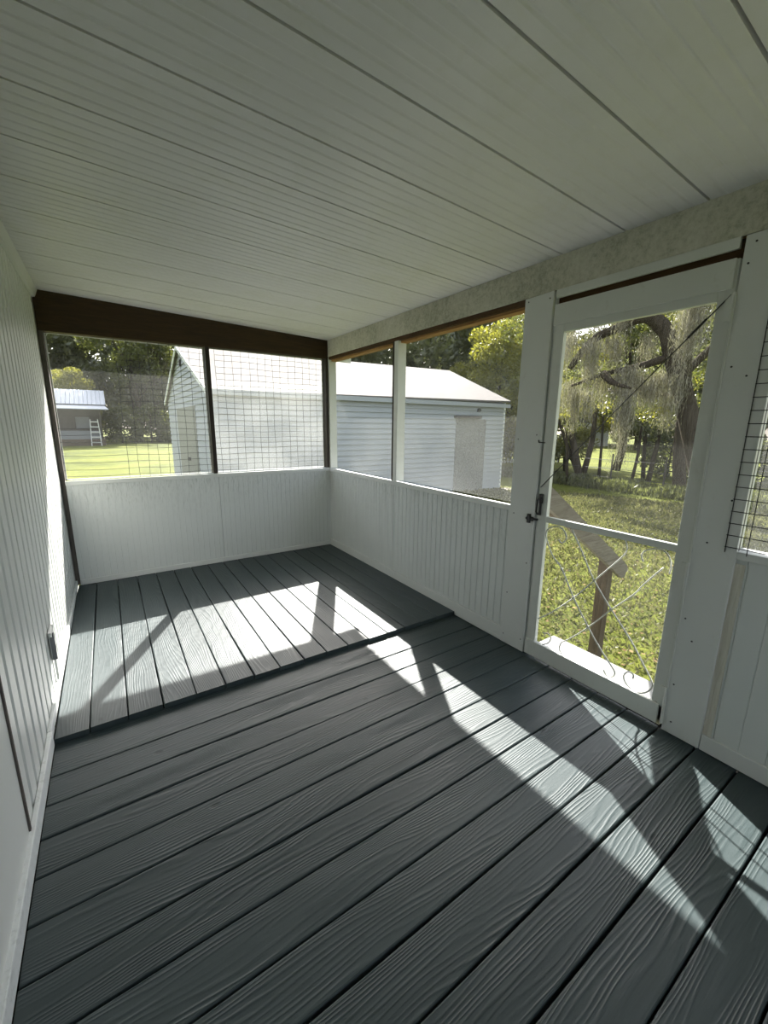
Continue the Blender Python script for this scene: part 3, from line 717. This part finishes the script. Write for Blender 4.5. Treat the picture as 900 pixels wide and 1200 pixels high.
# ------------------------------------------------------------------ trees
def tree_proto(name, seed, h, rad, nclump, per, leaf, mat, trunk_r, base=.3, lean=.0, forks=5):
    R = np.random.default_rng(seed); rg = random.Random(seed)
    root = empty(name)
    top = Vector((lean * h, rg.uniform(-.03, .03) * h, h * .86))
    path = [Vector((0, 0, -.1)).lerp(top, t) + Vector((rg.uniform(-.02, .02) * h, rg.uniform(-.02, .02) * h, 0)) * (1 if 0 < t < 1 else 0) for t in (0, .2, .4, .6, .8, 1)]
    m = MB(); m.tube(path, [trunk_r * (1 - .75 * t) for t in (0, .2, .4, .6, .8, 1)], 9)
    cl = []
    for k in range(nclump):
        z = h * (base + (1 - base) * (k + .5) / nclump); f = (z / h - base) / (1 - base)
        wr = rad * math.sin(math.pi * min(max(.14 + .80 * f, .05), .97)) ** .7
        a = k * 2.4 + rg.uniform(-.5, .5); q = wr * rg.uniform(.35, 1.0)
        cl.append((math.cos(a) * q + top.x * f, math.sin(a) * q, z, rad * rg.uniform(.26, .42)))
    for c in cl[::max(1, nclump // (forks * 2))]:
        t = max(.15, min(.9, c[2] / h - .18)); p0 = Vector((0, 0, 0)).lerp(top, t); p2 = Vector(c[:3]); p1 = p0.lerp(p2, .5) + Vector((0, 0, -.03 * h))
        m.tube([p0, p1, p2], [trunk_r * .35, trunk_r * .22, trunk_r * .08], 6)
    m.build('trunk', M['bark'], root, smooth=True)
    c, u, w, rn = leaves(R, cl, per, leaf); quads('crown', c, u, w, rn, mat, root)
    return root
def dup(root, loc, rz, s, label=None, group=None):
    r = root.copy(); col.objects.link(r); r.location = loc; r.rotation_euler = (0, 0, rz); r.scale = s
    for ch in list(root.children):
        c = ch.copy(); col.objects.link(c); c.parent = r
    return r
def put(r, loc, rz, s): r.location = loc; r.rotation_euler = (0, 0, rz); r.scale = s; return r

oak = tree_proto('oak_tree', 11, 14, 5.2, 40, 135, .29, M['leaf_dark'], .38, .12)
pine = tree_proto('tall_tree', 12, 15, 3.6, 26, 230, .20, M['leaf_mid'], .36, .38)
yel = tree_proto('yellow_leaved_tree', 13, 8.4, 2.7, 30, 900, .10, M['leaf_yel'], .18, .12)
bush = tree_proto('shrub', 14, 3.2, 2.2, 14, 420, .13, M['leaf_mid'], .10, .08)

rowA = 'trees behind the hut and lawn'
spots = [(-20, 70, 1.25), (-12.5, 68, 1.1), (-5.2, 72, 1.3), (1.8, 69, 1.15), (9, 68, 1.3), (16.5, 71, 1.25), (24, 72, 1.3)]
for i, (x, y, s) in enumerate(spots):
    o = put(oak, (x, y, -.5), .3, (s,) * 3) if i == 0 else dup(oak, (x, y, -.5), i * 1.3, (s, s, s * (1 + .04 * (i % 3))))
    tag(o, 'dark leafy tree in the dense row closing off the back lawn', 'tree', rowA)
spots = [(-7.6, 54, .98), (3.3, 52, 1.0), (5.4, 53, .85)]
pl_ = ['tall bare trunked tree above the metal roof of the hut', 'tall thick dark trunk standing in the middle of the back tree row', 'slimmer tall tree between the thick trunk and the shed']
for i, (x, y, s) in enumerate(spots):
    o = put(pine, (x, y, -.5), 0, (s,) * 3) if i == 0 else dup(pine, (x, y, -.5), i * 2.1, (s,) * 3)
    tag(o, pl_[i], 'tree')
# trees behind the shed, seen through the right hand screens
spots = [(13.2, 25.5, .72), (17.2, 24, .78), (21.5, 22.5, .74), (25, 20.5, .66)]
for i, (x, y, s) in enumerate(spots):
    o = dup(oak, (x, y, -.7), i * 1.9 + .5, (s, s, s * 1.0)); tag(o, 'dark green tree rising close behind the shed roof', 'tree', 'trees behind the shed')
put(yel, (18.7, 15.9, -.92), .4, (.95, .95, .92)); tag(yel, 'bright yellow green tree just right of the shed roof end', 'tree')
o = dup(yel, (-1.9, 49.5, -.5), 1.0, (.9, .9, .80)); tag(o, 'yellow green tree behind the metal roof of the hut', 'tree')
o = dup(yel, (21.5, 13.2, -.92), 2.3, (.8, .8, .75)); tag(o, 'yellow green sapling farther right of the shed, beside the door plank', 'tree')
# shrubs at the foot of the back row
spots = [(1.6, 47.5, 1.0), (4.2, 49, 1.1), (6.6, 50, 1.0), (9.5, 51, 1.2), (-12, 50, 1.1)]
for i, (x, y, s) in enumerate(spots):
    o = put(bush, (x, y, -.5), 0, (s,) * 3) if i == 0 else dup(bush, (x, y, -.5), i * 1.1, (s,) * 3)
    tag(o, 'bushy undergrowth shrub at the foot of the back tree row', 'shrub', 'shrubs below the back tree row')
for i, (x, y, s, lb) in enumerate([(23.6, 9.0, .62, 'dark rounded shrub in the thicket behind the three thin trunks'), (23.8, 7.4, .68, 'dark rounded shrub in the thicket left of the straight thick trunk'), (23.4, 5.9, .6, 'dark rounded shrub in the thicket behind the straight thick trunk')]):
    o = dup(bush, (x, y, -.92), i * 2.1 + 1, (s * 1.1, s * 1.1, s)); tag(o, lb, 'shrub')
# far row beyond the door
spots = [(60, 42, 1.15), (62, 34, 1.1), (60, 26, 1.15), (61, 18.5, 1.1), (62, 11, 1.1), (50, 46, 1.0), (60, 3, 1.1), (47, 37, .8), (48, 22, .8)]
for i, (x, y, s) in enumerate(spots):
    o = dup(oak, (x, y, -.92), i * 1.7 + .2, (s,) * 3); tag(o, 'dark tree in the distant row beyond the far lawn seen through the door', 'tree', 'distant trees beyond the door')
spots = [(24.5, 12.0, .62), (26.5, 9.5, .66), (25.5, 6.8, .6), (24.0, 4.0, .62), (22.0, 1.0, .6)]
for i, (x, y, s) in enumerate(spots):
    o = dup(pine, (x, y, -.92), i * 1.3 + .9, (s, s, s * .9)); tag(o, 'slender tree in the fence line thicket beyond the moss draped oak', 'tree', 'fence line trees beyond the moss oak')

# moss draped live oak through the door
lo = empty('live_oak', (13.75, 4.0, -.87)); tag(lo, 'big leaning live oak with an arching trunk draped in grey moss outside the door', 'tree')
T = [(13.75, 3.98, -.95), (13.73, 4.02, -.6), (13.62, 4.35, .64), (13.49, 4.72, 1.88), (13.38, 5.0, 2.77), (13.28, 5.22, 3.44), (13.22, 5.36, 3.89), (13.15, 5.54, 4.23), (13.03, 5.79, 4.43), (12.88, 6.1, 4.43), (12.7, 6.44, 4.24), (12.45, 6.89, 4.04), (12.26, 7.2, 3.66), (12.11, 7.44, 3.2)]
m = MB(); m.tube(smooth_path(T, 3), [.30 - .22 * i / 39 for i in range(40)], 12); rel(lo, m.build('trunk', M['bark'], smooth=True))
LB = [[(13.5, 4.7, 1.9), (12.9, 4.65, 2.9), (12.48, 4.55, 3.8), (12.45, 4.61, 5.4)], [(13.3, 5.2, 3.4), (12.9, 5.9, 3.15), (12.5, 6.6, 3.0), (12.2, 7.4, 2.7)], [(13.2, 5.4, 3.9), (13.5, 6.6, 4.9), (14.0, 8.0, 5.2)], [(12.88, 6.1, 4.4), (12.3, 7.2, 4.7), (11.6, 8.4, 4.6)], [(12.5, 6.6, 3.0), (12.1, 6.1, 2.7), (11.9, 5.5, 2.5)], [(13.4, 5, 2.8), (14.0, 4.2, 4.0), (14.6, 3.0, 5.0)], [(13.5, 4.8, 2.3), (14.3, 6, 2.5), (14.6, 7.6, 2.7)]]
for P_ in LB:
    sp = smooth_path(P_, 4); rel(lo, MB().tube(sp, [.12 - .09 * i / (len(sp) - 1) for i in range(len(sp))], 8).build('limb', M['bark'], smooth=True))
cl = [(13.78, 8.53, 2.66, .5), (14.57, 9.15, 2.12, .5), (14.09, 8.04, 2.22, .45), (14.79, 8.81, 1.6, .45), (14.71, 7.98, 2.53, .5), (13.43, 7.19, 3.08, .35), (13.99, 7.22, 4.14, .4), (14.96, 6.38, 2.07, .5), (14.66, 5.83, 1.75, .4), (14.3, 5.39, 2.03, .4), (14.43, 5.04, 2.26, .35), (14.47, 4.94, 2.95, .5), (13.32, 7.39, 4.09, .35), (13.06, 7.81, 4.25, .4), (15.18, 5.86, 4.56, .6), (15.08, 6.12, 5.07, .5), (13.72, 6.66, 4.74, .5), (13.98, 6.11, 5.02, .5), (14.48, 9.29, 3.93, .6), (15.35, 7.85, 2.26, .5), (14.6, 3.0, 5.2, 1.0), (14.0, 4.2, 5.0, .8), (12.9, 8.6, 5.4, .9), (14.2, 2.6, 4.2, .8), (14, 7.4, 5.9, 1.2), (13, 5.4, 6.4, 1.3), (14.6, 3.8, 3.4, .7), (12.2, 9.4, 4.8, .8), (14.2, 9.9, 3.1, .7)]
R = np.random.default_rng(21)
c, u, w, rn = leaves(R, cl, 1150, .055); o = quads('crown', c, u, w, rn, M['leaf_mid']); rel(lo, o)
c, u, w, rn = leaves(R, [(a + .4, b + .2, z - .1, r * .8) for a, b, z, r in cl[:16]] + [(12.6, 7.3, 2.3, .35), (12.4, 7.5, 1.9, .3), (12.9, 6.7, 2.1, .3), (12.8, 5.2, 2.0, .3), (12.3, 6.6, 3.4, .25)], 800, .05); o = quads('crown', c, u, w, rn, M['leaf_yel']); rel(lo, o); o['label'] = 'yellowing leaves'
moss = [((11.24, 6.94, 3.92), .8), ((11.97, 7.65, 3.98), .97), ((11.74, 6.52, 3.7), 1.03), ((12.0, 6.86, 3.87), .93), ((12.54, 6.31, 3.85), .92), ((12.71, 6.64, 4.03), .96), ((13.33, 5.87, 4.0), .94), ((12.33, 6.07, 2.95), 1.13), ((12.2, 5.67, 3.01), .64), ((12.0, 5.63, 2.1), 1.9), ((12.1, 5.65, 2.52), 1.0), ((13.25, 5.3, 2.94), 1.11), ((13.36, 5.56, 2.93), .81), ((12.95, 4.99, 2.2), .85), ((12.0, 4.39, 4.42), 1.9), ((12.16, 4.54, 4.11), 1.37), ((11.96, 4.24, 4.38), 1.3), ((12.24, 7.23, 2.58), 1.35), ((12.39, 7.56, 2.79), 1.28), ((11.99, 6.69, 2.46), .95), ((12.88, 5.65, 2.72), .66), ((12.63, 5.71, 2.89), .68), ((12.5, 6.59, 2.96), .96), ((12.59, 5.32, 2.64), .89), ((12.71, 4.77, 2.81), .85), ((12.6, 7.0, 4.5), .8), ((12.4, 6.2, 4.5), .7), ((12.2, 7.6, 4.6), .9), ((12.0, 8.2, 4.4), 1.1), ((12.3, 6.9, 3.3), .8)]
cs = []; us = []; ws = []; rs = []
for (p, ln) in moss:
    nst = 140; p = np.array(p)
    for s in range(nst):
        q = p + R.normal(0, 1, 3) * np.array([.13, .13, .10]); l = ln * R.uniform(.35, 1.0); seg = max(4, int(l / .09)); ph = R.uniform(0, 6.28)
        spread = R.normal(0, .03, 2); rv = R.uniform(0, 1)
        for k in range(seg):
            z = l * (k + .5) / seg
            cs.append(q + np.array([spread[0] * z + .018 * math.sin(z * 9 + ph), spread[1] * z + .018 * math.cos(z * 8 + ph), -z]))
            us.append(np.array([R.normal(0, .016), R.normal(0, .016), .055])); a = R.uniform(0, 6.28); wd = .0065 * (1.25 - .7 * k / seg)
            ws.append(np.array([math.cos(a) * wd, math.sin(a) * wd, R.normal(0, .008)])); rs.append(min(1, max(0, rv + R.normal(0, .15))))
o = quads('spanish_moss', np.array(cs), np.array(us), np.array(ws) / .75, np.array(rs), M['moss'])
tag(o, 'grey spanish moss hanging in long strands from the leaning oak outside the door', 'moss', kind='stuff')

def small_trunk(paths, label, cl, name='slender_tree'):
    b = paths[0][0]; root = empty(name, (b[0], b[1], b[2])); tag(root, label, 'tree')
    m = MB()
    for P_, r in paths:
        sp = smooth_path(P_, 3); m.tube(sp, [r * (1 - .5 * i / (len(sp) - 1)) for i in range(len(sp))], 8)
    rel(root, m.build('trunk', M['bark'], smooth=True))
    c, u, w, rn = leaves(R, cl, 520, .075); rel(root, quads('crown', c, u, w, rn, M['leaf_dark'])); return root
def st(b, paths, label, cl):
    return small_trunk([([Vector(q) for q in P_], r) for P_, r in paths], label, cl)
_ps = [([(17.2, 5.95, -.98), (17.21, 6.19, .66), (17.17, 6.28, 2.13), (17.14, 6.35, 3.82)], .24)]
def root_at(ps, label, cl):
    b = ps[0][0][0]; root = empty('slender_tree', b); tag(root, label, 'tree'); m = MB()
    for P_, r in ps:
        sp = smooth_path(P_, 3); m.tube(sp, [r * (1 - .5 * i / (len(sp) - 1)) for i in range(len(sp))], 8)
    rel(root, m.build('trunk', M['bark'], smooth=True))
    c, u, w, rn = leaves(R, cl, 420, .08); rel(root, quads('crown', c, u, w, rn, M['leaf_dark']))
root_at(_ps, 'straight thick trunked tree at the right of the door view behind the weeds', [(17.2, 6.4, 4.4, 1.2), (17.6, 7.4, 3.4, .9), (17.4, 5.4, 3.6, .9), (18, 7, 2.2, .7)])
root_at([([(17.7, 10.0, -.95), (17.37, 10.34, .78), (17.25, 10.54, 1.87), (17.24, 10.55, 3.4)], .17), ([(17.7, 10.02, -.9), (17.4, 10.68, .76), (17.1, 11.1, 2.0)], .10)],
        'forked trunk at the left of the door view in the fence line', [(17.2, 10.6, 3.8, 1.1), (17, 11.4, 2.6, .9)])
root_at([([(18.05, 10.2, -.95), (18.17, 9.98, .78), (18.18, 9.97, 1.88), (18.15, 10.01, 3.4)], .14)], 'curved trunk just right of the forked one in the fence line', [(18.2, 10, 3.8, 1.2), (18.5, 9.2, 2.7, .8)])
root_at([([(16.5, 9.9, -.92), (16.38, 10.05, .98), (16.24, 10.25, 2.2)], .07)], 'dark thin upright trunk next to the door latch stile', [(16.2, 10.3, 2.6, .9)])
root_at([([(20.6, 10.8, -.95), (20.56, 10.83, .7), (20.51, 10.92, 2.4)], .08)], 'thin straight sapling trunk left of the long moss strand', [(20.5, 10.9, 2.8, 1.2)])
root_at([([(20.3, 9.1, -.95), (20.36, 9.0, .4), (20.36, 9.01, 2.0)], .08)], 'thin trunk right of the long moss strand, first of three', [(20.4, 9.0, 2.3, 1.2), (20.6, 8.6, 1.5, .7)])
root_at([([(21.4, 9.1, -.95), (21.36, 9.22, .56), (21.33, 9.29, 2.2)], .11)], 'thin trunk right of the long moss strand, middle of three', [(21.3, 9.3, 2.6, 1.2), (21.6, 8.8, 1.4, .7)])
root_at([([(21.0, 8.7, -.95), (21.08, 8.61, .41), (21.2, 8.5, 2.0)], .13)], 'thin leaning trunk right of the long moss strand, third of three', [(21.2, 8.4, 2.4, 1.3), (20.8, 7.6, 1.6, .9), (20.2, 7.0, 1.4, .7)])
# weeds along the fence line and undergrowth
R = np.random.default_rng(33); n = 15000
t = R.uniform(-.6, 1.25, n); bx = 16.9 + (17.0 - 16.9) * t + R.normal(0, .45, n); by = 11.2 - 6.0 * t + R.normal(0, .3, n)
bz = -.5 - .03 * np.clip(bx - 2.6, 0, 14)
hgt = R.uniform(.05, .75, n) * (.45 + .5 * np.abs(np.sin(by * 1.7 + 1)))
up = np.stack([R.normal(0, .35, n), R.normal(0, .35, n), np.ones(n)], 1); up /= np.linalg.norm(up, axis=1, keepdims=True)
side = np.cross(up, runit(R, n)); side /= np.linalg.norm(side, axis=1, keepdims=True)
o = quads('tall_weeds', np.stack([bx, by, bz + hgt * .6], 1), up * .12, side * .022, R.uniform(0, 1, n), M['leaf_dark'])
tag(o, 'strip of tall dark weeds growing along the wire fence line', 'weeds', kind='stuff')
wf_ = empty('wire_fence', (17.3, 8, -.92)); tag(wf_, 'low wire fence with thin posts in the weeds beyond the moss oak', 'fence')
m = MB()
for z in (-.5, -.15, .2): m.tube([(17.3, 12.5, z), (17.3, 2.5, z)], .008, 4)
rel(wf_, m.build('wires', M['wire']))
for k in range(6): rel(wf_, MB().box(17.28, 17.33, 12.4 - 1.95 * k, 12.45 - 1.95 * k, -.95, .45).build('post', M['jamb']))

# ------------------------------------------------------------------ light, sky, camera
sun = D2.lights.new('sun', 'SUN'); sun.energy = 15.5; sun.angle = math.radians(.6); sun.color = (1, .965, .90)
so = D2.objects.new('sun', sun); col.objects.link(so)
so.rotation_euler = Vector((-.6, -1.125, -1.0)).to_track_quat('-Z', 'Y').to_euler(); so.location = (20, 36, 32)
wd = D2.worlds.new('world'); sc.world = wd; wd.use_nodes = True; nt = wd.node_tree; nt.nodes.clear()
sky = nt.nodes.new('ShaderNodeTexSky'); sky.sky_type = 'NISHITA'; sky.sun_disc = False; sky.sun_elevation = math.radians(38); sky.sun_rotation = math.atan2(.6, 1.125)
sky.dust_density = 3.0; sky.air_density = 1.0; sky.ozone_density = 1.0
bg = nt.nodes.new('ShaderNodeBackground'); bg.inputs['Strength'].default_value = .37
hs = nt.nodes.new('ShaderNodeHueSaturation'); hs.inputs['Saturation'].default_value = .45; nt.links.new(sky.outputs[0], hs.inputs['Color'])
wo = nt.nodes.new('ShaderNodeOutputWorld'); nt.links.new(hs.outputs[0], bg.inputs[0]); nt.links.new(bg.outputs[0], wo.inputs[0])

cam = D2.cameras.new('camera'); co = D2.objects.new('camera', cam); col.objects.link(co)
Rm = Matrix(((0.8326854327205585, -0.5536481595473852, 0.010425236911864297), (-0.1067063543772878, -0.17890308989616455, -0.9780631055106314), (0.54336794538359, 0.8133064612157495, -0.208047773538238)))
right, down, fwd = Rm[0], Rm[1], Rm[2]
m3 = Matrix((right, -down, -fwd)).transposed()
co.matrix_world = Matrix.Translation((.38005, -.20605, 1.5)) @ m3.to_4x4()
cam.sensor_fit = 'VERTICAL'; cam.sensor_height = 24.0; cam.lens = 480.13 / 1200 * 24.0
cam.clip_start = .02; cam.clip_end = 500
sc.camera = co
sc.view_settings.view_transform = 'Standard'; sc.view_settings.look = 'None'; sc.view_settings.gamma = 1; sc.view_settings.use_curve_mapping = False
sc.view_settings.exposure = 0.47
